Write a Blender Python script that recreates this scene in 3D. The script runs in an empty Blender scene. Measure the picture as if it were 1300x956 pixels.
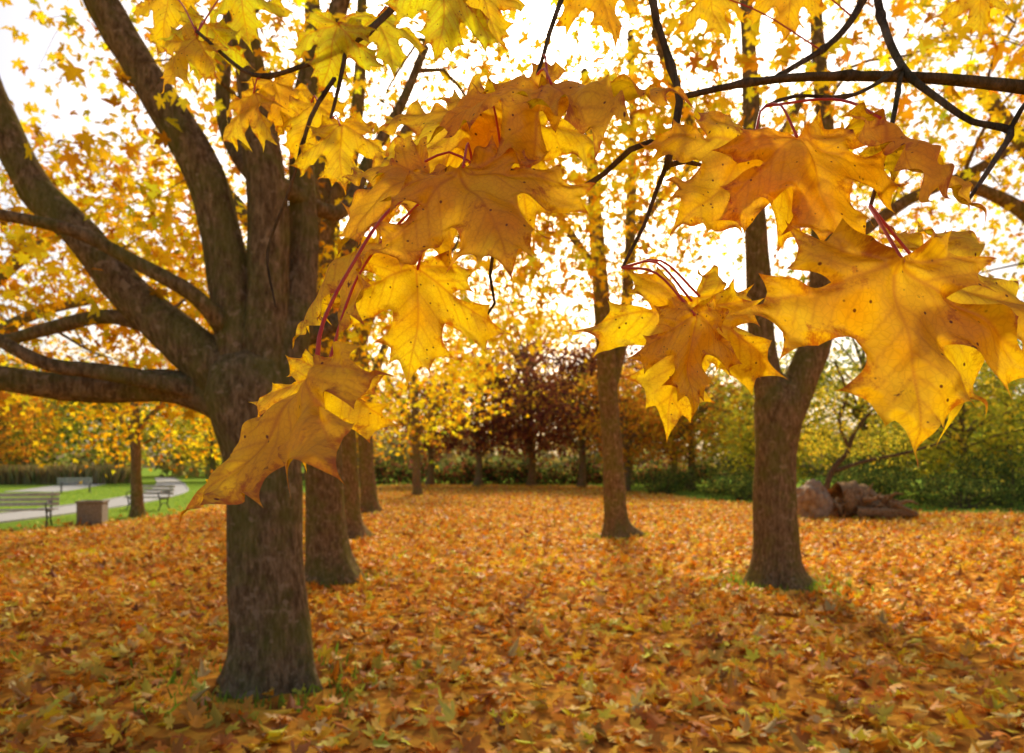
import bpy, math, random
import numpy as np
from mathutils import Vector, geometry, noise
random.seed(7); rng=np.random.default_rng(7)
S=bpy.context.scene
CAMH=1.6
def sv(u,v,d):
    """survey: bearing / rise read at the station, d metres along +Y -> world point"""
    return np.array([(u-650)/867*d, d, CAMH+(590-v)/867*d])

# ------------------------------------------------------------ materials
def newmat(name):
    m=bpy.data.materials.new(name); m.use_nodes=True
    nt=m.node_tree; nt.nodes.clear()
    return m,nt,nt.nodes,nt.links
def ramp(nodes,stops):
    r=nodes.new('ShaderNodeValToRGB'); e=r.color_ramp.elements
    e[0].position=stops[0][0]; e[0].color=(*stops[0][1],1)
    e[1].position=stops[-1][0]; e[1].color=(*stops[-1][1],1)
    for p,c in stops[1:-1]:
        x=e.new(p); x.color=(*c,1)
    return r
def mixc(nodes,links,a,b,f,mode='MIX'):
    n=nodes.new('ShaderNodeMix'); n.data_type='RGBA'; n.blend_type=mode
    for s,val in ((n.inputs[6],a),(n.inputs[7],b),(n.inputs[0],f)):
        if hasattr(val,'links') or hasattr(val,'is_linked'): links.new(val,s)
        else: s.default_value=val if not isinstance(val,tuple) else (*val,1)
    return n.outputs[2]

def mat_leaf(name,trans=0.5,gloss=0.05,boost=(1.15,1.0,0.6)):
    m,nt,N,L=newmat(name)
    a=N.new('ShaderNodeAttribute'); a.attribute_name='Col'
    d=N.new('ShaderNodeBsdfDiffuse'); t=N.new('ShaderNodeBsdfTranslucent')
    tc=mixc(N,L,a.outputs['Color'],boost,1.0,'MULTIPLY')
    L.new(a.outputs['Color'],d.inputs['Color']); L.new(tc,t.inputs['Color'])
    m1=N.new('ShaderNodeMixShader'); m1.inputs[0].default_value=trans
    L.new(d.outputs[0],m1.inputs[1]); L.new(t.outputs[0],m1.inputs[2])
    last=m1
    if gloss>0:
        g=N.new('ShaderNodeBsdfGlossy'); g.inputs['Roughness'].default_value=0.45
        m2=N.new('ShaderNodeMixShader'); m2.inputs[0].default_value=gloss
        L.new(m1.outputs[0],m2.inputs[1]); L.new(g.outputs[0],m2.inputs[2]); last=m2
    o=N.new('ShaderNodeOutputMaterial'); L.new(last.outputs[0],o.inputs[0])
    return m

def mat_hero():
    m,nt,N,L=newmat('maple_leaf_detailed')
    a=N.new('ShaderNodeAttribute'); a.attribute_name='Col'
    lp=N.new('ShaderNodeAttribute'); lp.attribute_name='lp'
    ve=N.new('ShaderNodeAttribute'); ve.attribute_name='vein'
    ed=N.new('ShaderNodeAttribute'); ed.attribute_name='edge'
    n1=N.new('ShaderNodeTexNoise'); n1.inputs['Scale'].default_value=2.6; n1.inputs['Detail'].default_value=4
    L.new(lp.outputs['Vector'],n1.inputs['Vector'])
    r1=ramp(N,[(0.33,(0.90,0.70,0.6)),(0.65,(1.04,1.10,1.1))]); L.new(n1.outputs[0],r1.inputs[0])
    c=mixc(N,L,a.outputs['Color'],r1.outputs[0],1.0,'MULTIPLY')
    n3=N.new('ShaderNodeTexVoronoi'); n3.feature='DISTANCE_TO_EDGE'; n3.inputs['Scale'].default_value=26
    L.new(lp.outputs['Vector'],n3.inputs['Vector'])
    r3=ramp(N,[(0.0,(0.86,0.79,0.7)),(0.12,(1,1,1))]); L.new(n3.outputs['Distance'],r3.inputs[0])
    c=mixc(N,L,c,r3.outputs[0],0.7,'MULTIPLY')
    c=mixc(N,L,c,(0.64,0.27,0.02),ve.outputs['Fac'])
    n2=N.new('ShaderNodeTexNoise'); n2.inputs['Scale'].default_value=5.5; n2.inputs['Detail'].default_value=6; n2.inputs['Roughness'].default_value=0.75
    L.new(lp.outputs['Vector'],n2.inputs['Vector'])
    add=N.new('ShaderNodeMath'); add.operation='MULTIPLY_ADD'
    L.new(ed.outputs['Fac'],add.inputs[0]); add.inputs[1].default_value=0.17; L.new(n2.outputs[0],add.inputs[2])
    r2=ramp(N,[(0.60,(0,0,0)),(0.70,(.8,.8,.8)),(0.74,(1,1,1))]); L.new(add.outputs[0],r2.inputs[0])
    c=mixc(N,L,c,(0.50,0.15,0.012),r2.outputs[0])
    # dead brown patches (few)
    n5=N.new('ShaderNodeTexNoise'); n5.inputs['Scale'].default_value=4.0; n5.inputs['Detail'].default_value=7; n5.inputs['Roughness'].default_value=0.65; n5.inputs['Distortion'].default_value=.6
    L.new(lp.outputs['Vector'],n5.inputs['Vector'])
    r6=ramp(N,[(0.685,(0,0,0)),(0.71,(1,1,1))]); L.new(n5.outputs[0],r6.inputs[0])
    c=mixc(N,L,c,(0.17,0.06,0.015),r6.outputs[0])
    v=N.new('ShaderNodeTexVoronoi'); v.inputs['Scale'].default_value=11
    L.new(lp.outputs['Vector'],v.inputs['Vector'])
    r4=ramp(N,[(0.07,(1,1,1)),(0.12,(0,0,0))]); L.new(v.outputs['Distance'],r4.inputs[0])
    c=mixc(N,L,c,(0.16,0.045,0.01),r4.outputs[0])
    d=N.new('ShaderNodeBsdfDiffuse'); t=N.new('ShaderNodeBsdfTranslucent'); g=N.new('ShaderNodeBsdfGlossy')
    g.inputs['Roughness'].default_value=0.42
    tc=mixc(N,L,c,(1.1,1.10,0.35),1.0,'MULTIPLY')
    L.new(c,d.inputs['Color']); L.new(tc,t.inputs['Color'])
    b=N.new('ShaderNodeBump'); b.inputs['Strength'].default_value=0.4; b.inputs['Distance'].default_value=0.002
    L.new(n3.outputs['Distance'],b.inputs['Height'])
    for s in (d,g): L.new(b.outputs[0],s.inputs['Normal'])
    m1=N.new('ShaderNodeMixShader'); m1.inputs[0].default_value=0.6
    L.new(d.outputs[0],m1.inputs[1]); L.new(t.outputs[0],m1.inputs[2])
    m2=N.new('ShaderNodeMixShader'); m2.inputs[0].default_value=0.035
    L.new(m1.outputs[0],m2.inputs[1]); L.new(g.outputs[0],m2.inputs[2])
    o=N.new('ShaderNodeOutputMaterial'); L.new(m2.outputs[0],o.inputs[0])
    return m

def mat_bark(name,dark,light,moss=(0.17,0.18,0.03),mossamt=0.7):
    m,nt,N,L=newmat(name)
    tc=N.new('ShaderNodeTexCoord')
    mp=N.new('ShaderNodeMapping'); mp.inputs['Scale'].default_value=(1,1,0.28)
    L.new(tc.outputs['Object'],mp.inputs['Vector'])
    n1=N.new('ShaderNodeTexNoise'); n1.inputs['Scale'].default_value=30; n1.inputs['Detail'].default_value=5; n1.inputs['Roughness'].default_value=0.75
    L.new(mp.outputs[0],n1.inputs['Vector'])
    r=ramp(N,[(0.30,tuple(k*.5 for k in dark)),(0.42,dark),(0.68,light)]); L.new(n1.outputs[0],r.inputs[0])
    c=r.outputs[0]
    n2=N.new('ShaderNodeTexNoise'); n2.inputs['Scale'].default_value=3.0; n2.inputs['Detail'].default_value=6; n2.inputs['Roughness'].default_value=.7
    L.new(tc.outputs['Object'],n2.inputs['Vector'])
    r2=ramp(N,[(0.44,(0,0,0)),(0.60,(mossamt,)*3)]); L.new(n2.outputs[0],r2.inputs[0])
    mo=mixc(N,L,c,moss,0.75)
    c=mixc(N,L,c,mo,r2.outputs[0])
    n4=N.new('ShaderNodeTexNoise'); n4.inputs['Scale'].default_value=13; n4.inputs['Detail'].default_value=3
    L.new(tc.outputs['Object'],n4.inputs['Vector'])
    r5=ramp(N,[(0.60,(0,0,0)),(0.68,(.5,.5,.5))]); L.new(n4.outputs[0],r5.inputs[0])
    c=mixc(N,L,c,(light[0]*1.25,light[1]*1.35,light[2]*1.5),r5.outputs[0])
    p=N.new('ShaderNodeBsdfDiffuse')
    L.new(c,p.inputs['Color'])
    b=N.new('ShaderNodeBump'); b.inputs['Strength'].default_value=1.0; b.inputs['Distance'].default_value=0.02
    L.new(n1.outputs[0],b.inputs['Height']); L.new(b.outputs[0],p.inputs['Normal'])
    o=N.new('ShaderNodeOutputMaterial'); L.new(p.outputs[0],o.inputs[0])
    return m
def mat_simple(name,c1,c2,scale=20,rough=0.8,bump=0.3,metal=0):
    m,nt,N,L=newmat(name)
    tc=N.new('ShaderNodeTexCoord'); n1=N.new('ShaderNodeTexNoise'); n1.inputs['Scale'].default_value=scale; n1.inputs['Detail'].default_value=5
    L.new(tc.outputs['Object'],n1.inputs['Vector'])
    r=ramp(N,[(0.35,c1),(0.65,c2)]); L.new(n1.outputs[0],r.inputs[0])
    p=N.new('ShaderNodeBsdfPrincipled'); p.inputs['Roughness'].default_value=rough; p.inputs['Metallic'].default_value=metal
    L.new(r.outputs[0],p.inputs['Base Color'])
    b=N.new('ShaderNodeBump'); b.inputs['Strength'].default_value=bump; b.inputs['Distance'].default_value=0.01
    L.new(n1.outputs[0],b.inputs['Height']); L.new(b.outputs[0],p.inputs['Normal'])
    o=N.new('ShaderNodeOutputMaterial'); L.new(p.outputs[0],o.inputs[0])
    return m

M_leaf=mat_leaf('maple_leaves',0.58,0.0,(1.08,1.08,0.5))
M_litter=mat_leaf('fallen_leaf',0.22,0.03,(1.1,0.95,0.5))
M_dist=mat_leaf('distant_leaves',0.45,0.0,(1.1,1.05,0.7))
M_hero=mat_hero()
M_bark=mat_bark('maple_bark',(0.15,0.095,0.045),(0.42,0.28,0.15))
M_twig=mat_bark('twig_bark',(0.08,0.055,0.035),(0.24,0.16,0.10),mossamt=0.15)
M_red=mat_simple('leaf_stalk',(0.60,0.03,0.03),(0.70,0.10,0.04),60,0.5,0.1)

# ------------------------------------------------------------ mesh helpers
def link(o,parent=None):
    S.collection.objects.link(o)
    if parent: o.parent=parent
    return o
def empty(name):
    e=bpy.data.objects.new(name,None); e.empty_display_size=0.2; return link(e)
class Acc:
    def __init__(s): s.v=[]; s.f=[]; s.n=0
    def add(s,v,f):
        s.v.append(np.asarray(v,float)); s.f+= [tuple(i+s.n for i in q) for q in f]; s.n+=len(v)
    def obj(s,name,mat,parent=None,smooth=True):
        me=bpy.data.meshes.new(name); me.from_pydata(np.vstack(s.v).tolist(),[],s.f)
        me.materials.append(mat)
        if smooth: me.polygons.foreach_set('use_smooth',[True]*len(me.polygons))
        me.update()
        return link(bpy.data.objects.new(name,me),parent)
def catmull(P,R,step):
    P=np.asarray(P,float); R=np.asarray(R,float)
    n=len(P); Q=np.vstack([2*P[0]-P[1],P,2*P[-1]-P[-2]]); RR=np.r_[R[0],R,R[-1]]
    out=[];ro=[]
    for i in range(n-1):
        p0,p1,p2,p3=Q[i:i+4]; k=max(1,int(np.linalg.norm(p2-p1)/step))
        for j in range(k):
            t=j/k
            out.append(0.5*((2*p1)+(-p0+p2)*t+(2*p0-5*p1+4*p2-p3)*t*t+(-p0+3*p1-3*p2+p3)*t**3))
            ro.append(RR[i+1]*(1-t)+RR[i+2]*t)
    out.append(P[-1]); ro.append(R[-1])
    return np.array(out),np.array(ro)
def tube(acc,P,R,sides=8,step=0.1,rough=0.0,root=False,seed=0):
    P,R=catmull(P,R,step)
    T=np.gradient(P,axis=0); T/=np.linalg.norm(T,axis=1)[:,None]+1e-9
    a=np.array([1,0,0.]) if abs(T[0][0])<0.8 else np.array([0,1.,0])
    u=np.cross(T[0],a); u/=np.linalg.norm(u)
    ang=np.arange(sides)/sides*2*math.pi
    V=[]
    for i in range(len(P)):
        u=u-T[i]*np.dot(u,T[i]); u/=np.linalg.norm(u); w=np.cross(T[i],u)
        r=np.full(sides,R[i])
        dirs=np.cos(ang)[:,None]*u+np.sin(ang)[:,None]*w
        if rough>0:
            for k in range(sides):
                q=dirs[k]*0.9+P[i]*np.array([1.2,1.2,0.8])+seed
                r[k]*=1+rough*noise.noise(Vector(q*1.6))+rough*0.45*noise.noise(Vector((q[0]*7,q[1]*7,q[2]*2.5)))
        if root:
            h=P[i][2]-P[0][2]; fl=math.exp(-h/0.18)
            th=np.arctan2(dirs[:,1],dirs[:,0])
            r*=1+fl*(0.24*np.cos(4*th+seed)+0.16*np.cos(7*th+seed*2)+0.34)
        V.append(P[i]+dirs*r[:,None])
    V=np.vstack(V+[P[-1][None]+T[-1]*R[-1]])
    F=[]
    for i in range(len(P)-1):
        for k in range(sides):
            k2=(k+1)%sides
            F.append((i*sides+k,i*sides+k2,(i+1)*sides+k2,(i+1)*sides+k))
    e=len(V)-1; b=(len(P)-1)*sides
    for k in range(sides): F.append((b+k,b+(k+1)%sides,e))
    acc.add(V,F)
    return P,R

HALF=[(0,0),(0.2,-0.15),(0.38,-0.17),(0.58,-0.12),(0.36,0.12),(0.64,0.22),(0.86,0.45),(0.66,0.56),(0.25,0.42),(0.34,0.7),(0.17,0.8),(0,1.08)]
def leaf_template(H):
    R=[(x,y) for x,y in H]; Lh=[(-x,y) for x,y in H[1:-1]]
    V=np.array(R+Lh); n=len(R)
    f1=list(range(n)); f2=[0,n-1]+list(range(n+len(Lh)-1,n-1,-1))
    return V,[f1,f2]
TV,TF=leaf_template(HALF)
HS=[(0,0),(0.45,-0.15),(0.36,0.12),(0.84,0.45),(0.25,0.45),(0,1.05)]
TVs,TFs=leaf_template(HS)
HB=[(0,0),(0.3,0.25),(0.32,0.6),(0,1.0)]
TVb,TFb=leaf_template(HB)

def basis(t,n):
    t=t/np.linalg.norm(t,axis=1)[:,None]
    n=n-t*np.sum(t*n,axis=1)[:,None]; n/=np.linalg.norm(n,axis=1)[:,None]+1e-9
    x=np.cross(t,n)
    return np.stack([x,t,n],axis=2)
def leaves(name,pos,t,n,size,col,mat,tmpl=None,fold=0.3,curl=0.3,parent=None):
    V,F=tmpl or (TV,TF)
    N=len(pos); K=len(V)
    B=basis(t,n)
    fo=rng.normal(0,fold,N)[:,None]; cu=rng.normal(-curl*0.5,curl,N)[:,None]; cx=rng.normal(0,curl*0.6,N)[:,None]
    asp=rng.uniform(0.8,1.15,N)[:,None]; sk=rng.normal(0,0.15,N)[:,None]
    X=V[None,:,0]*asp+sk*V[None,:,1]**2; Y=np.broadcast_to(V[None,:,1],(N,K))
    X=X+rng.normal(0,0.025,(N,K)); Y=Y+rng.normal(0,0.025,(N,K))
    Z=fo*np.abs(X)+cu*Y**2+cx*X*Y+0.15*cu*X**2
    loc=np.stack([X,Y,Z],axis=2)*size[:,None,None]
    W=np.einsum('nij,nkj->nki',B,loc)+pos[:,None,:]
    me=bpy.data.meshes.new(name)
    me.vertices.add(N*K); me.vertices.foreach_set('co',W.reshape(-1).astype(np.float32))
    flat=np.concatenate([np.array(f) for f in F]); lens=np.array([len(f) for f in F])
    li=(flat[None,:]+np.arange(N)[:,None]*K).reshape(-1)
    me.loops.add(len(li)); me.loops.foreach_set('vertex_index',li.astype(np.int32))
    ll=np.tile(lens,N); st=np.r_[0,np.cumsum(ll)[:-1]]
    me.polygons.add(len(ll)); me.polygons.foreach_set('loop_start',st.astype(np.int32)); me.polygons.foreach_set('loop_total',ll.astype(np.int32))
    me.materials.append(mat); me.update(calc_edges=True)
    at=me.color_attributes.new('Col','FLOAT_COLOR','POINT')
    C=np.ones((N,K,4),np.float32); C[:,:,:3]=np.clip(col,0.002,0.92)[:,None,:]
    at.data.foreach_set('color',C.reshape(-1))
    return link(bpy.data.objects.new(name,me),parent)
def palette(N,cols,w,var=0.12):
    cols=np.array(cols); idx=rng.choice(len(cols),N,p=np.array(w)/sum(w))
    c=cols[idx]; c=c*(1+rng.normal(0,var,(N,1)))*(1+rng.normal(0,var*0.5,(N,3)))
    return c
GOLD=[(0.92,0.64,0.03),(0.90,0.53,0.025),(0.82,0.36,0.02),(0.82,0.70,0.05),(0.50,0.20,0.03)]
GREENISH=[(0.46,0.50,0.03),(0.70,0.62,0.04),(0.16,0.22,0.02),(0.75,0.48,0.03)]

SUN_AZ=math.radians(3.0); SUN_EL=math.radians(33)
sund=np.array([math.sin(SUN_AZ)*math.cos(SUN_EL),math.cos(SUN_AZ)*math.cos(SUN_EL),math.sin(SUN_EL)])
cam=np.array([0,0,CAMH])

def foliage(centers,per,spread,size,cols,w,mat,parent,name='foliage',tmpl=None,clear=2.2,droop=0.7):
    N=len(centers)*per
    C=np.repeat(centers,per,axis=0)
    off=rng.normal(0,1,(N,3)); off*=np.array([1,1,0.6])*spread
    P=C+off
    k=np.linalg.norm(P-cam,axis=1)>clear
    k&=P[:,2]>0.05
    P=P[k];off=off[k];C=C[k]; N=len(P)
    out=off/ (np.linalg.norm(off,axis=1)[:,None]+1e-6)
    t=out*0.6+rng.normal(0,0.45,(N,3))+np.array([0,0,-droop])
    n=rng.normal(0,0.55,(N,3))+np.array([0,0,0.6])
    col=palette(N,cols,w)
    tint=1+0.25*np.array([noise.noise(Vector(c*0.9)) for c in C])[:,None]
    col=col*tint
    leaves(name,P,t,n,rng.uniform(size*0.65,size*1.25,N),col,mat,tmpl,parent=parent)

def grow(acc,pool,poolr,centers,twigs=3,spread=0.4,r0=0.022,jit=0.12):
    A=np.array(pool); RR=np.array(poolr)
    order=np.argsort([np.min(np.linalg.norm(A-c,axis=1)) for c in centers])
    for i in order:
        c=centers[i]
        d=np.linalg.norm(A-c,axis=1)+np.where(A[:,2]>c[2]+0.1,0.8*(A[:,2]-c[2]),0)
        j=int(np.argmin(d)); p=A[j]; L=np.linalg.norm(c-p)
        if L>3.5: continue
        r=min(RR[j]*0.7,0.008+0.011*L)
        m1=p+(c-p)*0.35+rng.normal(0,jit,3)*L*0.5+np.array([0,0,0.10*L]); m2=p+(c-p)*0.7+rng.normal(0,jit,3)*L*0.4+np.array([0,0,0.08*L])
        PP,Rr=tube(acc,[p,m1,m2,c],[r,r*0.8,r*0.6,r*0.4],5,0.25)
        A=np.vstack([A,PP[1:]]); RR=np.r_[RR,Rr[1:]]
        for k in range(twigs):
            e=c+rng.normal(0,1,3)*spread*np.array([1,1,0.5]); m=(c+e)/2+rng.normal(0,0.06,3)
            tube(acc,[c,m,e],[r*0.35+0.002,0.003,0.0015],3,0.3)

def ell(center,rad,n,zmin=-9,shell=0.45,filt=None,thin=0.65):
    out=[]
    g=0; made=0
    while made<n and g<n*60:
        g+=1
        p=rng.normal(0,1,3); p/=np.linalg.norm(p); r=shell+(1-shell)*rng.random()**0.5
        q=np.array(center)+p*r*np.array(rad)
        if q[2]<zmin or np.linalg.norm(q-cam)<2.6: continue
        rel=q-np.array([0.1,0.65,1.9]); al=np.dot(rel,sund)
        if al>0 and np.linalg.norm(rel-al*sund)<0.6+0.02*al: continue  # crown clusters left out so the sun reaches the foreground leaves
        if filt and not filt(q): continue
        made+=1
        # crown tops thinned to let more light onto the ground and cut render time
        if q[2]>center[2]+0.30*rad[2] and rng.random()<thin and center[2]>4.5 and q[1]<30: continue
        out.append(q)
    return np.array(out)

# ------------------------------------------------------------ trees
GW=(5,4,1.8,1.6,0.5)
def tree(name,d,trunk,limbs,crowns,seed,per=34,spread=0.42,leaf=0.088,cols=GOLD,w=GW,bark=None,twigs=3,mat=None,tmpl=None,rough=0.12):
    e=empty(name); acc=Acc(); pool=[];pr=[]
    def conv(pl,dd):
        pts=[];rs=[]
        for q in pl:
            dep=dd+(q[3] if len(q)>3 else 0)
            pts.append(sv(q[0],q[1],dep)); rs.append(q[2]*dep/867)
        return pts,rs
    P,R=conv(trunk,d); P[0][2]=-0.05
    a,b=tube(acc,P,R,32,0.06,rough,True,seed)
    top=a[int(len(a)*0.75):]; pool+=list(top); pr+=list(b[int(len(a)*0.75):])
    for l in limbs:
        P,R=conv(l,d); a,b=tube(acc,P,R,14,0.09,rough*1.5,False,seed+1)
        pool+=list(a[3:]); pr+=list(b[3:])
    cs=np.vstack(crowns)
    grow(acc,pool,pr,cs,twigs,spread)
    acc.obj('trunk',bark or M_bark,e)
    foliage(cs,per,spread,leaf,cols,w,mat or M_leaf,e,tmpl=tmpl)
    return e
TS=(TVs,TFs)
def f_left(q):
    if q[1]<5.6 and q[2]<4.6: return rng.random()<0.12
    return True
tree('maple_tree',5.0,
 [(340,872,50),(341,830,50),(341,790,48),(338,700,46),(335,600,46),(327,545,51),(320,500,55),(315,465,46)],
 [[(318,525,28),(230,492,22),(130,494,18),(0,480,16,-.2),(-150,440,13,-.4),(-330,380,8,-.5)],
  [(305,490,38),(240,438,30),(170,378,25),(105,300,22),(45,240,21),(5,160,20),(-25,80,17),(-60,-60,13,.2),(-110,-220,9,.3)],
  [(270,500,14),(200,484,12,-.2),(120,470,10,-.3),(60,462,9,-.4),(0,432,8,-.5),(-80,380,6,-.5)],
  [(300,440,13),(250,378,10,-.3),(170,332,9,-.4),(90,292,8,-.5),(0,272,7,-.5),(-90,250,6,-.6)],
  [(230,430,11,.2),(140,402,9,.3),(60,418,8,.4),(0,432,7,.5),(-70,430,5,.6)],
  [(315,490,38),(298,400,30),(282,300,25),(256,215,24),(200,120,23),(145,30,21),(100,-60,18),(60,-220,12)],
  [(332,490,38),(338,400,28),(340,300,25),(337,220,23),(322,120,19),(308,20,16),(300,-80,13),(300,-260,8)],
  [(345,490,32),(375,400,23,.15),(386,310,19,.3),(382,200,15,.3),(390,100,13,.4),(430,10,11,.4),(470,-120,8,.5)],
  [(380,430,13,.2),(440,402,10,.3),(485,372,8,.4),(540,350,6,.6)],
  [(345,250,13),(290,170,10,.4),(285,80,9,.5),(300,-40,7,.7)],
  [(345,230,12),(430,270,9,.6),(470,200,8,1.0),(510,130,6,1.3),(540,60,5,1.5)],
 ],
 [ell((-2.3,6.5,4.9),(4.6,3.4,2.5),135,2.9,filt=f_left,thin=.5), ell((-3.8,7.2,3.3),(2.8,1.5,1.3),38,2.1,filt=lambda q:q[1]>6.2)],
 1.3,per=34,leaf=0.078,w=(4,4.5,3.2,1.2,1.0))

tree('maple_tree',9.6,
 [(421,738,32),(416,700,27),(412,650,24),(410,550,23),(405,400,22),(404,330,20),(408,230,18),(400,100,13),(395,-40,8)],
 [[(407,420,16),(440,330,13,.3),(470,250,11,.6),(520,160,8,1)],[(407,400,15),(350,330,12,.3),(300,260,9,.5),(240,200,7,.8)],
  [(408,300,12),(440,220,10,-.2),(455,120,8,-.3),(460,0,6,-.4)]],
 [ell((-2.6,10.4,5.9),(4.4,3.4,3.4),160,3.0)],2.1,twigs=2,per=38,leaf=.092)
tree('maple_tree',15.0,
 [(446,684,20),(442,650,16),(438,560,14),(432,450,13),(426,360,12),(420,250,9),(415,120,6)],
 [[(433,480,9),(470,400,8,.3),(500,330,6,.6),(540,260,5,.9)],[(430,440,9),(390,370,7,.3),(340,300,5,.6)]],
 [ell((-4.2,15,6.6),(4.8,3.6,4.4),130,2.6)],3.7,twigs=1,spread=0.5,per=38,leaf=.105,tmpl=TS)
tree('maple_tree',23.0,
 [(470,652,12),(466,600,9.5),(463,540,9),(460,470,9),(455,380,7),(450,280,4)],
 [[(463,520,6),(485,450,5,.3),(510,400,4,.6)],[(463,500,6),(430,430,5,.3),(400,380,4,.6)]],
 [ell((-5.0,23,6.8),(5.4,4,4.8),115,2.8)],4.9,twigs=0,spread=0.6,leaf=0.13,per=38,tmpl=TS)
tree('maple_tree',9.25,
 [(988,745,34),(986,710,29),(985,650,26),(985,580,25),(987,540,28),(988,512,29),(988,490,22)],
 [[(985,535,22),(972,470,18),(965,400,16),(960,300,14),(955,200,11),(950,50,9),(940,-100,6)],
  [(992,535,22),(1018,478,20),(1040,420,19),(1046,350,16),(1046,280,15),(1050,200,12),(1040,80,9),(1030,-80,6)],
  [(1046,340,10),(1100,290,8,.3),(1160,250,7,.6),(1230,220,6,.8),(1300,180,5,1)],
  [(960,280,9),(900,200,7,-.5),(860,120,6,-.9),(830,40,5,-1.2)],[(957,250,8),(990,180,6,.4),(1020,120,5,.8)]],
 [ell((3.7,9.3,7.0),(5.0,3.8,2.9),140,4.9),ell((2.8,5.5,5.3),(2.8,1.8,1.2),24,4.2,thin=0)],5.2,twigs=2,per=38,leaf=.092)
tree('maple_tree',15.2,
 [(786,684,20),(782,660,15),(779,600,13.5),(775,540,13),(768,440,12),(761,340,10),(756,280,9),(750,200,7),(742,90,5)],
 [[(773,500,9),(790,430,8,.2),(798,350,7,.3),(801,260,6.5,.3),(803,150,5,.3),(800,40,4,.3)],
  [(762,350,6),(720,290,5,.4),(680,230,4,.8)],[(800,300,5,.3),(850,240,4,.6),(900,190,4,1)]],
 [ell((1.0,15.4,8.4),(4.2,4.0,3.8),140,4.9)],6.4,twigs=1,spread=0.5,leaf=0.105,per=38,tmpl=TS)
tree('maple_tree',9.0,[(1455,760,34),(1450,650,28),(1445,500,26),(1440,350,22),(1430,200,16)],
 [[(1445,480,16),(1380,360,12),(1300,270,9),(1220,230,6)],[(1443,420,16),(1350,250,12,.3),(1250,120,8,.6)]],
 [ell((7.4,9.5,6.0),(3.8,3.6,3.2),95,3.9,thin=.3)],7.7,twigs=2,cols=GOLD+GREENISH[:2],w=(4,4,1.5,1.5,.5,1.5,3))
tree('maple_tree',13.5,[(-105,695,24),(-105,600,19),(-104,500,18),(-100,380,15),(-90,250,10)],
 [[(-104,520,12),(-40,450,9),(40,400,7),(120,380,5)],[(-104,470,12),(-30,380,9,.3),(60,300,7,.6)]],
 [ell((-10.2,14.5,5.0),(4.8,3.6,3.4),105,2.2)],8.7,twigs=1,spread=0.5,leaf=.1,tmpl=TS,per=34,w=(3,5,4,1,1.2))
tree('maple_tree',21.0,[(175,625,8),(173,600,6),(172,560,6),(170,500,5)],
 [[(172,560,4),(140,520,3),(100,500,2)],[(172,550,4),(210,510,3),(250,490,2)]],
 [ell((-10.6,22,4.2),(4.8,3.5,3.0),95,1.6)],9.7,twigs=0,spread=0.5,leaf=0.115,tmpl=TS,per=34,w=(3,5,4,1,1.2))
tree('maple_tree',36.0,[(530,628,6),(529,600,5),(527,540,4.5),(525,470,4)],
 [[(527,560,3.5),(560,500,3),(590,450,2)],[(527,540,3.5),(490,480,3),(460,440,2)]],
 [ell((-5.4,36,6.8),(4.2,3.4,4.6),90,2.6)],10.7,twigs=0,spread=0.7,leaf=0.18,tmpl=TS,per=34,cols=GOLD+GREENISH,w=(3,4,3,1,1,1,2,.5,2))

# far trees
def fartree(name,x,y,h,r,cols,w,seed,n=90,leaf=0.22,zlow=0.12,per=30,mat=None):
    e=empty(name); acc=Acc()
    tr=max(0.14,h*0.022)
    tube(acc,[(x,y,-0.05),(x+.1,y,h*.2),(x-.1,y,h*.45),(x+.1,y,h*.8)],[tr*1.5,tr,tr*.75,tr*.3],9,0.5,0.1,True,seed)
    cs=ell((x,y,h*(0.5+zlow/2)),(r,r*.8,h*(0.5-zlow/2)),n,h*zlow*0.6,shell=0.35)
    for c in cs[::3]:
        p=np.array([x,y,max(h*.15,min(h*.75,c[2]*0.7))]); tube(acc,[p,(p+c)/2+np.array([0,0,.2]),c],[tr*.4,tr*.25,0.02],4,0.8)
    acc.obj('trunk',M_bark,e)
    foliage(cs,per,r*0.12+0.2,leaf,cols,w,mat or M_dist,e,tmpl=TS,droop=0.3)
PURP=[(0.28,0.085,0.06),(0.42,0.16,0.07),(0.16,0.06,0.06),(0.66,0.32,0.07)]
ORNG=[(0.80,0.36,0.04),(0.60,0.26,0.04),(0.85,0.54,0.05),(0.42,0.36,0.04)]
GRN=[(0.25,0.31,0.05),(0.40,0.42,0.06),(0.14,0.19,0.04),(0.72,0.60,0.06)]
YGR=[(0.76,0.64,0.06),(0.52,0.50,0.06),(0.85,0.60,0.05),(0.28,0.30,0.05)]
for i,(x,y,h,r) in enumerate([(-6.5,54,9.5,3.4),(-2.5,50,10,3.6),(1.5,53,11,3.8),(5,49,10.6,3.6),(9,53,11,3.8),(13,55,10.5,3.6)]):
    fartree('copper_beech',x,y,h,r,PURP,(4,3,3,1.6),i*1.3,n=80,leaf=0.28,zlow=0.19,per=34)
fartree('maple_tree',1.5,70,18,7.5,GOLD,GW,5.3,n=100,leaf=0.42,zlow=0.35,per=32,mat=M_leaf)
fartree('maple_tree',7.0,42,8.5,3.0,ORNG,(3,3,2,1),3.3,n=70,leaf=0.22,zlow=0.22)
fartree('maple_tree',11.5,44,10,3.6,ORNG,(2,3,3,2),4.3,n=80,leaf=0.24,zlow=0.14)
for i,(x,y,h,r,c) in enumerate([(14.5,36,8.5,3.4,YGR),(19,37,10.5,4.2,GRN),(24,39,10.5,4.6,YGR),(29,40,11,4.8,GRN),(20.5,31,7.6,3.6,YGR),(34,44,12.5,5.6,GRN),(16,46,11,4.6,YGR)]):
    fartree('linden_tree',x,y,h,r,c,(3,3,2,2),20+i*1.7,n=90,leaf=0.2,zlow=0.05,per=34)
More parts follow.
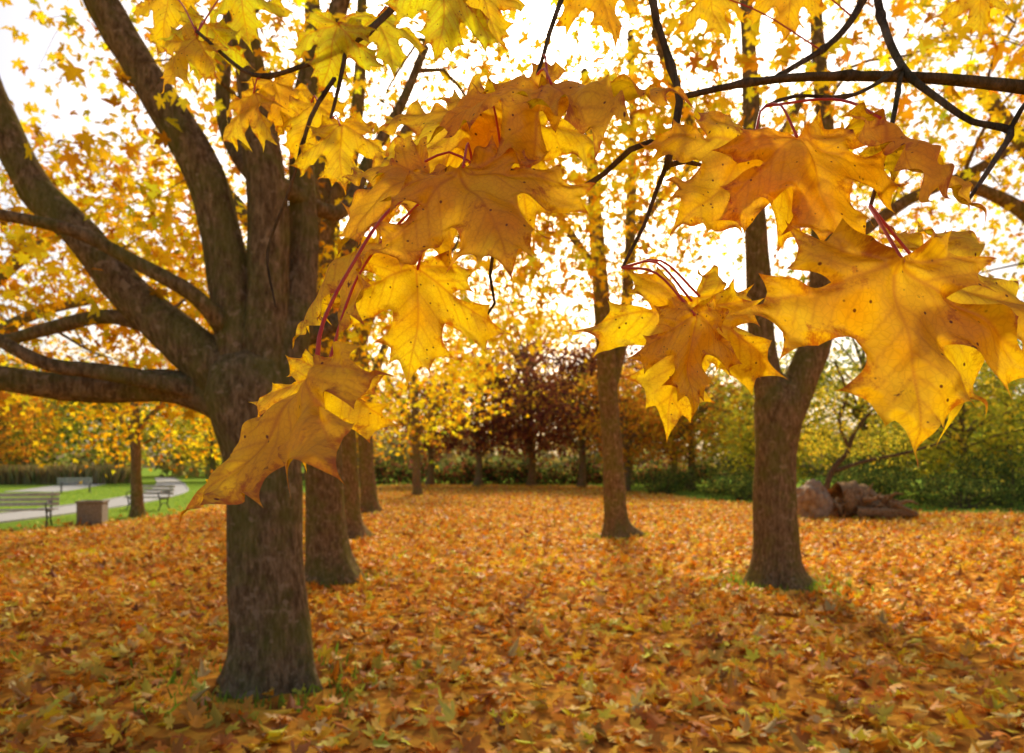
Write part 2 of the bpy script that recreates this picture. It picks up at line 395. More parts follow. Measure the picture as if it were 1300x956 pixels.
for i,(x,y,h,r,c) in enumerate([(-36,62,10,4.5,GRN),(-29,66,11,4.5,YGR),(-44,58,12,5,ORNG),(-50,70,13,6,GRN),(-21,70,11,4.5,GRN),(-15,64,10,4.5,ORNG),(-58,80,14,7,GRN)]):
    fartree('linden_tree',x,y,h,r,c,(3,3,2,2),40+i*1.7,n=70,leaf=0.34,zlow=0.12)

# distant tree belt
P=[]
for i in range(1200):
    a=rng.uniform(-1.15,1.15); dd=rng.uniform(92,118); top=10+3*math.sin(a*9)+2*math.sin(a*23+1); hh=rng.uniform(0.4,top)
    P.append((math.sin(a)*dd,math.cos(a)*dd,hh))
e=empty('distant_trees')
foliage(np.array(P),24,1.5,0.9,[(0.35,0.36,0.14),(0.5,0.38,0.14),(0.66,0.46,0.14),(0.25,0.18,0.12)],(3,2,1.5,2),M_dist,e,tmpl=TS)

def shrub(name,cen,rad,n,cols,w,leaf=0.06,per=60,spread=0.28):
    e=empty(name); acc=Acc()
    cs=ell(cen,rad,n,0.1,shell=0.3)
    for c in cs[::2]:
        b=np.array([cen[0]+rng.normal(0,.25),cen[1]+rng.normal(0,.25),-0.05])
        tube(acc,[b,(b+c)/2+rng.normal(0,.1,3),c],[0.03,0.02,0.006],4,0.4)
    acc.obj('stems',M_twig,e)
    foliage(cs,per,spread,leaf,cols,w,M_dist,e,tmpl=(TVb,TFb),droop=0.1)
DG=[(0.11,0.16,0.04),(0.17,0.21,0.05),(0.07,0.10,0.03),(0.42,0.38,0.07)]
for i,(x,y,r,h) in enumerate([(13.6,26,1.7,1.5),(16.5,25.0,2.1,1.1),(19.5,27,2.4,2.1),(15,30,2.2,2.0),(10.6,31,1.7,1.1),(8.2,37,1.8,1.2),(11.5,38,2.2,2.0),(22,30,3,2.3),(18,33,2.8,2.8)]):
    shrub('shrub',(x,y,h*0.45),(r,r*.8,h*0.6),50,DG,(3,3,3,1),leaf=0.11,per=46)
for i in range(9):
    x=-11+i*3.3; y=57+rng.uniform(-1,2); shrub('shrub',(x,y,.6),(2.2,1.4,1.1),32,DG+PURP[:2],(2,2,2,1,2,2),leaf=0.3,per=30,spread=.4)

# small crooked tree beside the root plate
e=empty('hawthorn_tree'); acc=Acc(); pool=[];pr=[]
for l in ([(1045,625,4),(1055,600,3.5),(1075,575,3),(1085,548,2.6),(1110,520,2),(1150,500,1.5)],[(1060,598,2.8),(1100,585,2.3),(1150,575,1.8),(1200,560,1.2)],[(1078,570,2.5),(1065,535,2.2),(1075,500,1.8),(1060,460,1.2)]):
    a,b=tube(acc,[sv(q[0],q[1],23) if k or q[2]!=4 else np.array([10.4,23,-.05]) for k,q in enumerate(l)],[q[2]*23/867 for q in l],9,0.2,0.1)
    pool+=list(a);pr+=list(b)
cs=ell((11.9,23.4,3.4),(2.8,1.6,1.9),75,1.6,shell=.3)
grow(acc,pool,pr,cs,1,0.3); acc.obj('trunk',M_twig,e)
foliage(cs,42,0.32,0.09,YGR,(3,2,2,1),M_dist,e,tmpl=(TVb,TFb))

# ------------------------------------------------------------ ground
def litter_edge(x):
    return np.interp(x,[-12,-9,6,9,12,40],[40,55,52,30,23,20])
def litter_mask(x,y):
    le=litter_edge(x)
    a=1/(1+np.exp(-(le-y)/0.8)); b=1/(1+np.exp(-(x+11.3+0.6*np.sin(y*0.5))/0.4))
    return a*b
def gz(x,y):
    m=np.clip((11-np.abs(x))/2,0,1)*np.clip((55-y)/5,0,1)
    return m*(0.035*np.sin(x*0.9+1)*np.cos(y*0.7)+0.02*np.sin(x*2.3+y*1.7))
n=420; s=np.linspace(-1,1,n); g=320*np.sinh(s*4.2)/math.sinh(4.2)
GX,GY=np.meshgrid(g,g+15); GZ=gz(GX,GY)
V=np.stack([GX,GY,GZ],2).reshape(-1,3)
idx=np.arange(n*n).reshape(n,n)
F=np.stack([idx[:-1,:-1],idx[:-1,1:],idx[1:,1:],idx[1:,:-1]],2).reshape(-1,4)
me=bpy.data.meshes.new('ground'); me.from_pydata(V.tolist(),[],F.tolist())
at=me.attributes.new('litter','FLOAT','POINT'); at.data.foreach_set('value',litter_mask(GX,GY).reshape(-1).astype(np.float32))
m,nt,N,L=newmat('ground_leaf_litter_and_lawn')
tc=N.new('ShaderNodeTexCoord')
v=N.new('ShaderNodeTexVoronoi'); v.inputs['Scale'].default_value=9; L.new(tc.outputs['Object'],v.inputs['Vector'])
sx=N.new('ShaderNodeSeparateColor'); L.new(v.outputs['Color'],sx.inputs[0])
r=ramp(N,[(0.0,(0.20,0.08,0.02)),(0.3,(0.50,0.20,0.035)),(0.6,(0.70,0.31,0.045)),(1.0,(0.84,0.46,0.06))]); L.new(sx.outputs[0],r.inputs[0])
n1=N.new('ShaderNodeTexNoise'); n1.inputs['Scale'].default_value=14; n1.inputs['Detail'].default_value=4; L.new(tc.outputs['Object'],n1.inputs['Vector'])
rg=ramp(N,[(0.3,(0.12,0.20,0.03)),(0.7,(0.28,0.38,0.05))]); L.new(n1.outputs[0],rg.inputs[0])
rn=ramp(N,[(0.3,(0.5,0.5,0.5)),(0.6,(1,1,1))]); L.new(n1.outputs[0],rn.inputs[0])
c1=mixc(N,L,r.outputs[0],rn.outputs[0],0.6,'MULTIPLY')
a=N.new('ShaderNodeAttribute'); a.attribute_name='litter'
ma=N.new('ShaderNodeMath'); ma.operation='ADD'; L.new(a.outputs['Fac'],ma.inputs[0]); L.new(n1.outputs[0],ma.inputs[1])
rr=ramp(N,[(0.90,(0,0,0)),(0.98,(1,1,1))]); L.new(ma.outputs[0],rr.inputs[0])
col=mixc(N,L,rg.outputs[0],c1,rr.outputs[0])
p=N.new('ShaderNodeBsdfDiffuse'); L.new(col,p.inputs['Color'])
o=N.new('ShaderNodeOutputMaterial'); L.new(p.outputs[0],o.inputs[0])
me.materials.append(m); me.update(); link(bpy.data.objects.new('ground',me))

# fallen leaves
trunks=[(-1.79,5,.35),(-2.55,9.6,.3),(-3.5,15,.3),(3.57,9.25,.33),(2.35,15.2,.3),(-4.8,23,.2)]
def scatter(y0,y1,dens):
    A=(y1-y0)*34; N_=int(A*dens)
    x=rng.uniform(-13,21,N_); y=rng.uniform(y0,y1,N_)
    k=(rng.random(N_)<litter_mask(x,y))&(np.abs(x)<y*0.85+2.0)
    for tx,ty,tr in trunks:
        dd=np.hypot(x-tx,y-ty); k&=(dd>tr*0.8)&((dd>tr+0.35)|(rng.random(N_)<0.35))
    return x[k],y[k]
LIT=[(0.92,0.46,0.045),(0.86,0.34,0.03),(0.60,0.23,0.03),(0.92,0.60,0.09),(0.92,0.72,0.05),(0.36,0.13,0.025),(0.88,0.58,0.19)]
def litter(bands,tm,nm,mul):
    xs=[];ys=[]
    for y0,y1,de in bands:
        x,y=scatter(y0,y1,de); xs.append(x);ys.append(y)
    x=np.concatenate(xs);y=np.concatenate(ys);Nn=len(x); print(nm,Nn)
    t=np.stack([rng.normal(0,1,Nn),rng.normal(0,1,Nn),rng.normal(0,0.3,Nn)],1)
    nn=np.stack([rng.normal(0,.45,Nn),rng.normal(0,.45,Nn),np.where(rng.random(Nn)<.5,1,-1.)],1)
    size=rng.uniform(0.045,0.098,Nn)*mul
    col=palette(Nn,LIT,(4,4,2.5,2.5,1.8,1.2,1.5),0.18)
    pn=np.array([noise.noise(Vector((a*0.5,b*0.5,0))) for a,b in zip(x,y)])
    col*=(1+0.25*pn)[:,None]
    z=gz(x,y)+rng.uniform(0.012,0.06,Nn)
    return leaves(nm,np.stack([x,y,z],1),t,nn,size,col,M_litter,tm,fold=0.42,curl=0.5)
litter(((1.5,8,140),(8,13,105)),None,'fallen_leaves',1)
litter(((13,22,62),(22,36,34),(36,58,18)),TS,'fallen_leaves',1.25)

# grass blades
x=rng.uniform(-34,30,80000); y=rng.uniform(8,64,80000)
pcen1=lambda y: np.interp(y,[0,18,28,40,60,90],[-15.6,-14.9,-16.2,-20,-30,-46])
pcen2=lambda y: np.interp(y,[0,25,45,70,90],[-16,-21.5,-30,-41,-52])
k=(rng.random(len(x))>litter_mask(x,y))&(np.abs(x-pcen1(y))>1.35)&(np.abs(x-pcen2(y))>1.75)&(np.abs(x)<y*0.8+2)
x=x[k];y=y[k]; zz=np.zeros(len(x))
# tufts poking through the leaves around the trunk feet
for tx,ty,tr,nb in ((3.57,9.25,.36,700),(-1.79,5,.36,350),(-2.55,9.6,.32,250),(2.35,15.2,.3,250)):
    an=rng.uniform(0,6.28,nb); rr_=tr+np.abs(rng.normal(0,.28,nb)); xx=tx+np.cos(an)*rr_*1.3; yy=ty+np.sin(an)*rr_
    x=np.r_[x,xx]; y=np.r_[y,yy]; zz=np.r_[zz,gz(xx,yy)]
Nn=len(x)
GT=(np.array([(-0.12,0),(0.12,0),(0.05,.6),(0,1.0)]),[[0,1,2,3]])
leaves('grass',np.stack([x,y,zz],1),np.stack([rng.normal(0,.35,Nn),rng.normal(0,.35,Nn),np.ones(Nn)],1),rng.normal(0,1,(Nn,3)),rng.uniform(.06,.12,Nn),palette(Nn,[(0.20,0.34,0.04),(0.30,0.43,0.05),(0.44,0.46,0.08)],(3,3,1)),M_dist,GT,fold=0,curl=.2)
Nn=5000; x=rng.uniform(-44,-33,Nn); y=57+rng.uniform(-1.5,1.5,Nn)+(x+38)*0.2
leaves('reed_grass',np.stack([x,y,np.zeros(Nn)],1),np.stack([rng.normal(0,.12,Nn),rng.normal(0,.12,Nn),np.ones(Nn)],1),rng.normal(0,1,(Nn,3)),rng.uniform(.9,1.7,Nn),palette(Nn,[(0.65,0.5,0.25),(0.5,0.38,0.16),(0.38,0.38,0.1)],(3,2,1)),M_dist,GT,fold=0,curl=.1)

# paths
M_path=mat_simple('gravel_asphalt',(0.26,0.25,0.24),(0.40,0.38,0.36),40,0.95,0.3)
M_kerb=mat_simple('kerb_stone',(0.3,0.29,0.27),(0.42,0.4,0.37),15,0.9)
def path(name,cen,w,y0,y1):
    e=empty(name); ys=np.linspace(y0,y1,60); xc=cen(ys)
    xc=np.convolve(np.pad(xc,3,mode='edge'),np.ones(7)/7,'valid')
    a=Acc(); V=[];F=[]
    for x_,y_ in zip(xc,ys): V+=[(x_-w/2,y_,0.008),(x_,y_,0.03),(x_+w/2,y_,0.008)]
    for i in range(len(ys)-1):
        for k in (0,1): F.append((i*3+k,i*3+k+1,(i+1)*3+k+1,(i+1)*3+k))
    a.add(V,F); a.obj('surface',M_path,e)
    for sgn in (-1,1):
        a=Acc();V=[];F=[]
        for x_,y_ in zip(xc,ys):
            x1=x_+sgn*(w/2+0.003); x2=x1+sgn*0.08
            V+=[(x1,y_,-.02),(x1,y_,0.05),(x2,y_,0.05),(x2,y_,-.02)]
        for i in range(len(ys)-1):
            for k in range(3): F.append((i*4+k,i*4+k+1,(i+1)*4+k+1,(i+1)*4+k))
        a.add(V,F); a.obj('kerb',M_kerb,e,False)
path('footpath',pcen1,2.2,2,85); path('footpath',pcen2,3.0,40,88)

# ------------------------------------------------------------ furniture
M_wood=mat_simple('weathered_wood',(0.45,0.42,0.38),(0.65,0.62,0.57),12,0.7)
M_iron=mat_simple('cast_iron',(0.02,0.02,0.02),(0.04,0.04,0.04),30,0.5)
M_conc=mat_simple('washed_concrete',(0.20,0.17,0.13),(0.36,0.32,0.25),35,0.95,0.8)
def box(acc,c,s):
    x,y,z=c;a,b,h=[k/2 for k in s]; bv=min(a,b,h)*0.25
    V=[];
    for zz,ins in ((-h,bv),(-h+bv,0),(h-bv,0),(h,bv)):
        V+=[(x-a+ins,y-b+ins,z+zz),(x+a-ins,y-b+ins,z+zz),(x+a-ins,y+b-ins,z+zz),(x-a+ins,y+b-ins,z+zz)]
    F=[(3,2,1,0),(12,13,14,15)]
    for l in range(3):
        for k in range(4): F.append((l*4+k,l*4+(k+1)%4,l*4+4+(k+1)%4,l*4+4+k))
    acc.add(V,F)
def bench(x,y,rot):
    e=empty('park_bench')
    for nm,ys_,zs in (('seat',(-.17,-.06,.05,.16),(.45,.455,.455,.45)),('backrest',(.25,.28,.31),(.58,.70,.82))):
        a=Acc()
        for yy,zz in zip(ys_,zs):
            box(a,(0,yy,zz),(1.7,.09,.035) if nm=='seat' else (1.7,.03,.09))
        a.obj(nm,M_wood,e,False)
    for i,lx in enumerate((-.68,.68)):
        a=Acc()
        tube(a,[(lx,-.26,0),(lx,-.16,.18),(lx,-.2,.42)],[.025,.02,.022],8,.05)
        tube(a,[(lx,.30,0),(lx,.16,.2),(lx,.2,.42),(lx,.27,.6),(lx,.34,.88)],[.025,.02,.022,.02,.018],8,.05)
        tube(a,[(lx,-.22,.41),(lx,0,.40),(lx,.2,.42)],[.022]*3,8,.05)
        tube(a,[(lx,-.2,.42),(lx,-.26,.58),(lx,-.1,.65),(lx,.28,.64)],[.018]*4,8,.05)
        tube(a,[(lx,-.17,.18),(lx,0,.26),(lx,.17,.2)],[.015]*3,8,.05)
        a.obj('leg_%d'%(i+1),M_iron,e)
    e.location=(x,y,0.0); e.rotation_euler=(0,0,rot)
bench(-12.6,17.4,math.radians(20)); bench(-12.9,24.2,math.radians(-15)); bench(-24.6,38.5,math.radians(40)); bench(-34,60,math.radians(20))
e=empty('concrete_litter_bin'); a=Acc()
for sx_,sy_,cx,cy in ((.6,.07,0,-.265),(.6,.07,0,.265),(.07,.455,-.265,0),(.07,.455,.265,0)): box(a,(cx,cy,.29),(sx_,sy_,.58))
box(a,(0,0,.06),(.45,.45,.1)); a.obj('shell',M_conc,e,False)
a=Acc(); 
for sx_,sy_,cx,cy in ((.66,.1,0,-.28),(.66,.1,0,.28),(.1,.455,-.28,0),(.1,.455,.28,0)): box(a,(cx,cy,.61),(sx_,sy_,.055))
a.obj('rim',M_conc,e,False); e.location=(-11.3,18.4,0); e.rotation_euler=(0,0,.3)

# uprooted root plate with boulder
e=empty('uprooted_tree_stump'); a=Acc()
M_root=mat_bark('root_wood',(0.26,0.14,0.07),(0.60,0.38,0.20),(0.2,0.15,0.06),.4)
c0=np.array([9.9,20.6,.44])
tube(a,[c0+[-.1,.2,.05],c0+[.5,.3,.08],c0+[1.2,.2,-.05],c0+[1.9,.1,-.22],c0+[2.3,0,-.33]],[.50,.46,.32,.18,.08],20,.06,.6,seed=3)
tube(a,[c0+[.3,-.35,-.24],c0+[1.1,-.5,-.27],c0+[2.0,-.45,-.30]],[.16,.14,.10],12,.08,.5,seed=9)
for i in range(46):
    b=c0+np.array([rng.uniform(-.4,1.5),rng.normal(0,.15),rng.uniform(-.2,.2)])
    d=np.array([rng.normal(0,.8),rng.normal(-.5,.4),rng.normal(.0,.5)]); d/=np.linalg.norm(d); L_=rng.uniform(.4,.8)
    q=b+d*L_; q[2]=max(q[2],.03); mm=b+d*L_*.6+rng.normal(0,.10,3); mm[2]=max(mm[2],.05)
    tube(a,[b,mm,q],[.08,.045,.012],8,.06,.3,seed=i)
a.obj('roots',M_root,e)
import bmesh
bm=bmesh.new(); bmesh.ops.create_icosphere(bm,subdivisions=5,radius=1)
for vv in bm.verts:
    q=vv.co.copy(); k=1+.35*noise.noise(q*1.3+Vector((5,2,1)))+.12*noise.noise(q*4)+.05*noise.noise(q*11); vv.co=Vector((q.x*.55*k,q.y*.45*k,q.z*.66*k))
me=bpy.data.meshes.new('boulder'); bm.to_mesh(me); bm.free(); me.materials.append(mat_simple('tan_rock',(0.26,0.15,0.08),(0.50,0.34,0.20),6,.9,.8))
me.polygons.foreach_set('use_smooth',[True]*len(me.polygons)); ob=link(bpy.data.objects.new('boulder',me)); ob.location=(9.0,20.4,.42)

# ------------------------------------------------------------ foreground branch with large leaves
HH=[(0,0),(0.05,-0.05),(0.16,-0.13),(0.31,-0.235),(0.34,-0.14),(0.44,-0.13),(0.60,-0.165),(0.50,-0.04),(0.50,0.02),(0.56,0.09),(0.42,0.085),(0.335,0.135),
    (0.44,0.17),(0.54,0.17),(0.70,0.155),(0.66,0.25),(0.70,0.33),(0.92,0.43),(0.72,0.46),(0.66,0.50),(0.68,0.64),(0.55,0.54),(0.44,0.49),(0.33,0.44),(0.245,0.43),
    (0.23,0.52),(0.26,0.62),(0.41,0.74),(0.28,0.745),(0.215,0.78),(0.20,0.93),(0.12,0.88),(0.07,0.95),(0,1.14)]
def hero_template():
    out=[]
    full=HH+[(-x,y) for x,y in HH[-2:0:-1]]
    m=len(full)
    for i in range(m):
        p=np.array(full[i]);q=np.array(full[(i+1)%m]); L_=np.linalg.norm(q-p); k=max(1,int(L_/0.018))
        nrm=np.array([p[1]-q[1],q[0]-p[0]])/max(L_,1e-6)
        for j in range(k):
            t=j/k; w=p+(q-p)*t+nrm*0.06*L_*4*t*(1-t)
            out.append(w)
    out=np.array(out); poly=out
    sp=0.013
    gx=np.arange(-0.95,0.95,sp); gy=np.arange(-0.25,1.15,sp*0.87)
    X,Y=np.meshgrid(gx,gy); X=X+(np.arange(len(gy))%2)[:,None]*sp/2
    X=X.ravel();Y=Y.ravel()
    inside=np.zeros(len(X),bool); x2=np.roll(poly[:,0],-1);y2=np.roll(poly[:,1],-1)
    for a1,b1,a2,b2 in zip(poly[:,0],poly[:,1],x2,y2):
        c=((b1>Y)!=(b2>Y)); xi=(a2-a1)*(Y-b1)/((b2-b1) if abs(b2-b1)>1e-9 else 1e-9)+a1
        inside^=c&(X<xi)
    dm=np.full(len(X),9.)
    for a1,b1,a2,b2 in zip(poly[:,0],poly[:,1],x2,y2):
        dx,dy=a2-a1,b2-b1; t=np.clip(((X-a1)*dx+(Y-b1)*dy)/(dx*dx+dy*dy+1e-12),0,1)
        dm=np.minimum(dm,np.hypot(X-a1-t*dx,Y-b1-t*dy))
    k=inside&(dm>sp*0.5)
    verts=[Vector(q) for q in poly]+[Vector((a_,b_)) for a_,b_ in zip(X[k],Y[k])]
    edges=[(i,(i+1)%len(poly)) for i in range(len(poly))]
    r=geometry.delaunay_2d_cdt(verts,edges,[],1,1e-6)
    V=np.array([tuple(q) for q in r[0]]); F=[tuple(f) for f in r[2]]
    edge=np.full(len(V),9.)
    for a1,b1,a2,b2 in zip(poly[:,0],poly[:,1],x2,y2):
        dx,dy=a2-a1,b2-b1; t=np.clip(((V[:,0]-a1)*dx+(V[:,1]-b1)*dy)/(dx*dx+dy*dy+1e-12),0,1)
        edge=np.minimum(edge,np.hypot(V[:,0]-a1-t*dx,V[:,1]-b1-t*dy))
    vein=np.zeros(len(V)); big=np.zeros(len(V))
    def seg(p,q,w0,amp,isbig=False):
        nonlocal vein,big
        p=np.array(p);q=np.array(q);d=q-p
        t=np.clip(((V-p)@d)/(d@d),0,1); ds=np.linalg.norm(V-p-t[:,None]*d,axis=1)
        w=w0*(1-0.6*t); val=amp*np.exp(-(ds/w)**2); vein=np.maximum(vein,val)
        if isbig: big=np.maximum(big,np.exp(-(ds/0.05)**2))
    mains=[(0,1.12),(.9,.425),(-.9,.425),(.58,-.155),(-.58,-.155)]
    for mx in mains:
        seg((0,0),mx,0.014,0.9,True); mv=np.array(mx); L_=np.linalg.norm(mv); dr=mv/L_
        for tt in (.2,.32,.44,.56,.68,.8):
            for sg in (-1,1):
                an=sg*0.75; r2=np.array([dr[0]*math.cos(an)-dr[1]*math.sin(an),dr[0]*math.sin(an)+dr[1]*math.cos(an)])
                b0=mv*tt; seg(b0,b0+r2*0.42*L_*(1.05-tt)*(.6 if L_<.7 else 1),0.010,0.6)
    return V,F,edge,vein,big
HVt,HFt,HE,HV,HB_=hero_template()
hero={'v':[],'f':[],'c':[],'lp':[],'ve':[],'ed':[]}; hn=0
def hero_leaf(u,v,d,t,nrm,s,col=(0.80,0.46,0.03),curl=0.25,fold=0.15,skew=0.0,asp=1.0,seed=0,droop=0.2):
    global hn
    r=np.random.default_rng(seed+11)
    base=sv(u,v,d); B=basis(np.array([t],float),np.array([nrm],float))[0]
    X=HVt[:,0]*asp; Y=HVt[:,1].copy()
    p1,p2,p3=r.uniform(0,6,3)
    X=X+skew*Y**2+0.035*np.sin(Y*5+p1); Y=Y+0.03*np.sin(X*5+p2)+r.normal(0,.08)*X
    R2=X**2+Y**2
    Z=-curl*Y**2*np.sign(Y)*0.6-droop*X**2-fold*np.abs(X)+0.05*np.sin(X*7+p2)*np.sin(Y*6+p1)+0.026*np.sin(X*15+p3)*np.cos(Y*13+p1)
    Z=Z-0.03*HB_*1.0+0.06*np.sqrt(R2)*np.sin(np.arctan2(X,Y)*5+p3)
    Z=Z+np.where(HE<.06,(.06-HE)*0.8*np.sin(X*20+Y*17+p1),0)
    W=(B@np.stack([X,Y,Z])*s).T+base
    hero['v'].append(W); hero['f']+= [tuple(i+hn for i in f) for f in HFt]; hn+=len(W)
    c=np.ones((len(W),4)); c[:,:3]=col; hero['c'].append(c)
    off=r.uniform(0,50,3); hero['lp'].append(np.stack([HVt[:,0],HVt[:,1],0*X],1)+off)
    hero['ve'].append(HV); hero['ed'].append(np.exp(-HE/0.05))
    return base
Y1=(0.93,0.66,0.02);Y2=(0.93,0.58,0.015);Y3=(0.92,0.52,0.015);YG=(0.80,0.74,0.03)
br=empty('maple_branch'); tw=Acc(); st=Acc()
def pet(p,q,sag=0.02,r=0.0011):
    p=np.array(p);q=np.array(q); m=(p+q)/2+np.array([0,0,sag]); tube(st,[p,m,q],[r*1.3,r,r*1.15],7,0.01)
def twg(l,step=.02):
    P=[sv(*q[:3]) for q in l]; R=[q[3]*q[2]/867 for q in l]
    a,b=tube(tw,P,R,9,step,.5,seed=l[0][0])
    for i in range(4,len(a)-3,7):
        if b[i]<.006: tube(tw,[a[i-1],a[i],a[i+1]],[b[i]*.9,b[i]*1.45,b[i]*.9],7,.01)
twg([(800,-420,1.1,9),(815,-150,.85,6.5),(828,0,.74,5.0),(838,40,.73,4.5),(852,85,.72,4.5),(862,130,.71,4.2),(850,190,.70,4.5),(846,214,.69,4)])
twg([(848,205,.69,4),(832,245,.68,3.2),(818,285,.67,2.8),(800,320,.65,2.8),(790,340,.64,2.2)])
twg([(850,185,.70,4),(825,181,.70,3.6),(800,190,.70,3.8),(765,222,.70,3.6),(735,240,.69,3),(690,228,.68,2.6),(640,214,.66,2.4),(600,208,.65,2.2)])
twg([(848,210,.69,3),(870,205,.69,3),(890,210,.69,2)])
twg([(815,-150,.85,5),(740,-60,.78,4),(705,20,.72,3),(690,70,.69,2.5),(682,95,.68,2)])
twg([(1700,120,1.3,10),(1480,130,1.1,8),(1300,110,.96,7),(1180,98,.92,6),(1080,96,.88,5.2),(1005,98,.85,4.6),(930,108,.82,4),(868,122,.78,3.2)])
twg([(1090,-300,1.2,7),(1108,-60,1.0,5),(1118,20,.95,4.5),(1145,85,.88,4),(1190,125,.82,3.6),(1235,155,.78,3.5),(1282,165,.76,3.5),(1262,205,.74,3),(1228,256,.72,1.8)])
twg([(1282,165,.76,3),(1296,140,.76,2.6),(1330,100,.8,2.6)])
twg([(1160,-200,1.2,5),(1090,10,1.1,4),(1000,90,1.0,3.5),(940,110,.9,3)])
twg([(1145,85,.88,3),(1085,120,.75,2.4),(1010,122,.68,2.2),(972,135,.66,2)])
twg([(1145,90,.88,3),(1128,180,.72,2.4),(1105,262,.62,2)])
twg([(700,-300,1.3,8),(590,-90,1.1,5),(500,10,1.02,4),(440,60,1.0,3.4),(380,85,1.0,3),(320,95,1.0,2.6),(250,40,1.0,2.2)])
twg([(440,60,1.0,3),(430,110,.98,2.5),(420,150,.97,2)])
twg([(350,390,1.0,1.0),(340,320,1.02,1.6),(368,240,1.0,2),(395,150,.98,2.4),(425,100,.98,2.6)])
twg([(640,214,.66,2),(634,260,.69,2.2),(630,300,.75,2.2),(622,350,.75,2.2),(628,385,.76,1.8),(612,410,.76,1.2)])
S_=[(640,214,.66),(600,208,.65),(682,95,.68),(690,70,.69),(790,340,.64),(972,135,.66),(1105,262,.62),(1085,120,.75)]
pp=lambda i: sv(*S_[i])
# centre cluster
b=hero_leaf(588,212,.60,(.36,-.38,-.87),(.03,-.93,.36),.116,Y2,seed=1,curl=.05,asp=1.12,droop=.08); pet(pp(1),b)
b=hero_leaf(700,106,.64,(1,-.20,-.05),(-.05,-.50,.85),.122,Y2,seed=2,curl=.15,fold=.1); pet(pp(2),b,.01)
b=hero_leaf(695,100,.66,(-.95,-.2,-.35),(-.2,-.75,.6),.118,Y2,seed=3,curl=.1); pet(pp(3),b,.01)
b=hero_leaf(612,128,.70,(-.75,-.25,-.70),(-.25,-.88,.40),.140,Y1,seed=4,curl=.1); pet(pp(0),b,.03)
b=hero_leaf(640,140,.69,(.25,-.10,-.95),(.1,-1,.2),.118,Y1,seed=5,curl=.1); pet(pp(0),b,.02)
b=hero_leaf(540,205,.65,(-.75,-.2,-.70),(-.25,-.88,.40),.112,Y2,seed=6,curl=.1); pet(pp(1),b,.01)
b=hero_leaf(530,342,.62,(-.08,.12,-1),(.05,-1,-.05),.098,Y1,seed=7,curl=.1,fold=.08); pet(sv(560,225,.66),b,.0)
b=hero_leaf(452,305,.64,(-.70,.05,-.80),(-.66,-.24,.6),.105,Y1,seed=8,fold=.35); pet(sv(575,215,.65),b,.01,.0012)
b=hero_leaf(402,462,.54,(-.66,-.1,-.86),(-.68,-.42,.52),.142,Y2,seed=9,curl=.0,fold=.15,droop=.2)
tube(st,[sv(590,210,.65),sv(500,262,.60),sv(445,340,.56),sv(410,410,.545),b],[.0016,.0014,.0014,.0016,.0022],8,.01)
b2=hero_leaf(412,478,.58,(-.30,.1,-.93),(-.05,-1,.1),.078,Y1,seed=10,curl=.1); tube(st,[sv(590,212,.65),sv(520,270,.62),sv(455,350,.60),b2],[.0014,.0012,.0012,.0015],8,.01)
# right cluster
b=hero_leaf(958,176,.64,(-.62,-.22,-.75),(-.06,-.97,.26),.115,Y2,seed=11,curl=.1,fold=.1); pet(pp(5),b,.01)
b=hero_leaf(1012,174,.62,(.38,-.18,-.90),(.03,-.98,.18),.118,Y3,seed=12,curl=.1,fold=.1,asp=.95); pet(pp(5),b,.015)
b=hero_leaf(1118,150,.60,(.88,.05,-.50),(.42,-.50,.72),.118,Y2,seed=13); tube(st,[sv(972,135,.66),sv(1040,126,.66),sv(1080,130,.64),b],[.0013]*4,7,.01)
b=hero_leaf(1146,332,.55,(.0,-.12,-1),(.0,-1,.12),.148,Y2,seed=14,curl=.05,fold=.08,droop=.1); pet(pp(6),b,.0,.0015)
b=hero_leaf(1165,334,.60,(.93,-.1,-.42),(.30,-.90,.38),.145,Y1,seed=15,curl=.1); pet(pp(6),b,.0,.0013)
b=hero_leaf(878,382,.62,(-.16,.05,-1),(-.05,-1,.0),.112,Y1,seed=16,curl=.05,fold=.06); pet(pp(4),b,.02)
b=hero_leaf(882,400,.58,(-.02,-.1,-1),(.1,-1,-.1),.080,Y2,seed=17,curl=.1,asp=.72,fold=.25); pet(pp(4),b,.015)
b=hero_leaf(888,376,.64,(.62,.1,-.72),(.2,-1,.3),.088,Y1,seed=21,curl=.1); pet(pp(4),b,.02)
for i,(u,v,d,t,nr,s,c) in enumerate([
 (250,45,1.0,(-.6,0,-.65),(-.2,-1,.3),.085,Y1),(262,30,1.05,(-.2,.1,-1),(.3,-1,.1),.08,YG),(322,118,1.0,(-.55,0,-.75),(-.3,-.8,.4),.088,Y1),
 (430,30,.98,(-.35,.1,-.9),(.1,-1,.2),.088,YG),(432,160,.96,(.05,0,-1),(.2,-1,.2),.085,Y1),(395,130,1.0,(-.3,0,-.9),(-.2,-1,.2),.085,Y1),
 (345,100,1.03,(.3,0,-.8),(.3,-1,.2),.075,Y2),(565,-25,.85,(-.1,0,-1),(.2,-1,.3),.09,YG),(600,-20,.9,(.5,0,-.8),(.2,-1,.3),.085,Y1),
 (480,20,1.05,(.3,0,-.9),(.3,-1,.2),.085,YG),(215,-10,1.1,(-.3,0,-1),(0,-1,.2),.09,Y1),(300,-20,1.1,(.2,0,-1),(0,-1,.2),.09,YG),
 (1240,-20,1.1,(.2,0,-1),(0,-1,.3),.08,Y1),(760,-30,.9,(.3,0,-.9),(.2,-1,.3),.08,Y2),(1010,-20,1.1,(-.2,0,-1),(0,-1,.3),.08,Y2),(900,-10,1.1,(.4,0,-.9),(0,-1,.3),.08,Y1)]):
    b=hero_leaf(u,v,d,t,nr,s,c,seed=40+i)
    cand=np.vstack([q[:] for q in tw.v]); j=np.argmin(np.linalg.norm(cand-b,axis=1)); pet(cand[j],b,.01)
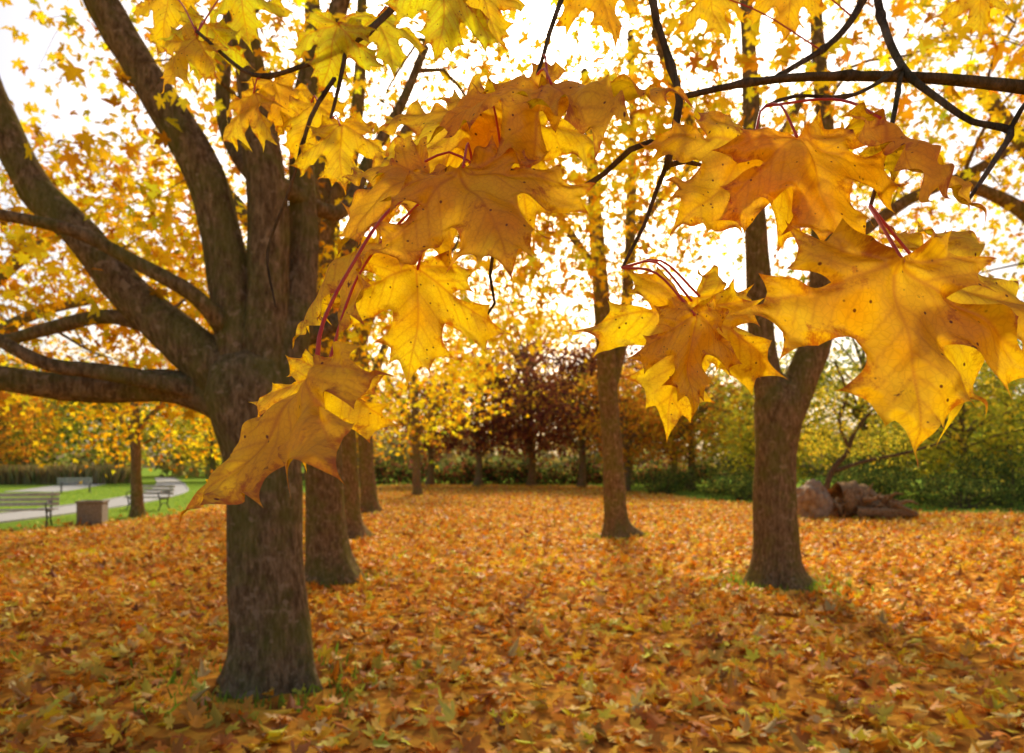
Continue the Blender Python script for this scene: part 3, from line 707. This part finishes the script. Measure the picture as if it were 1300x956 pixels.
tw.obj('twigs',M_twig,br); st.obj('stalks',M_red,br)
me=bpy.data.meshes.new('leaves'); me.from_pydata(np.vstack(hero['v']).tolist(),[],hero['f'])
me.polygons.foreach_set('use_smooth',[True]*len(me.polygons))
at=me.color_attributes.new('Col','FLOAT_COLOR','POINT'); at.data.foreach_set('color',np.vstack(hero['c']).astype(np.float32).ravel())
at=me.attributes.new('lp','FLOAT_VECTOR','POINT'); at.data.foreach_set('vector',np.vstack(hero['lp']).astype(np.float32).ravel())
at=me.attributes.new('vein','FLOAT','POINT'); at.data.foreach_set('value',np.concatenate(hero['ve']).astype(np.float32))
at=me.attributes.new('edge','FLOAT','POINT'); at.data.foreach_set('value',np.concatenate(hero['ed']).astype(np.float32))
me.materials.append(M_hero); me.update(); link(bpy.data.objects.new('leaves',me),br)

# ------------------------------------------------------------ light, sky, camera
W=bpy.data.worlds.new('World'); S.world=W; W.use_nodes=True
nt=W.node_tree; bg=nt.nodes['Background']; sk=nt.nodes.new('ShaderNodeTexSky'); sk.sky_type='NISHITA'; sk.sun_disc=False
sk.sun_elevation=SUN_EL; sk.sun_rotation=SUN_AZ; sk.dust_density=5.0; sk.air_density=1.0; sk.ozone_density=1.0
nt.links.new(sk.outputs[0],bg.inputs[0]); bg.inputs[1].default_value=0.15
l=bpy.data.lights.new('sun','SUN'); l.energy=4.8; l.angle=math.radians(10); l.color=(1,.89,.68)
lo=bpy.data.objects.new('sun',l); link(lo); lo.rotation_euler=Vector(sund).to_track_quat('Z','Y').to_euler(); lo.location=(2,30,20)
c=bpy.data.cameras.new('camera'); co=bpy.data.objects.new('camera',c); link(co)
co.location=(0,0,CAMH); co.rotation_euler=(math.radians(90),0,0)
c.lens=24.01; c.sensor_width=36; c.shift_y=112/1300; c.clip_start=0.05; c.clip_end=2000
c.dof.use_dof=True; c.dof.focus_distance=0.63; c.dof.aperture_fstop=9
S.camera=co
S.view_settings.view_transform='Standard'; S.view_settings.look='None'; S.view_settings.exposure=0
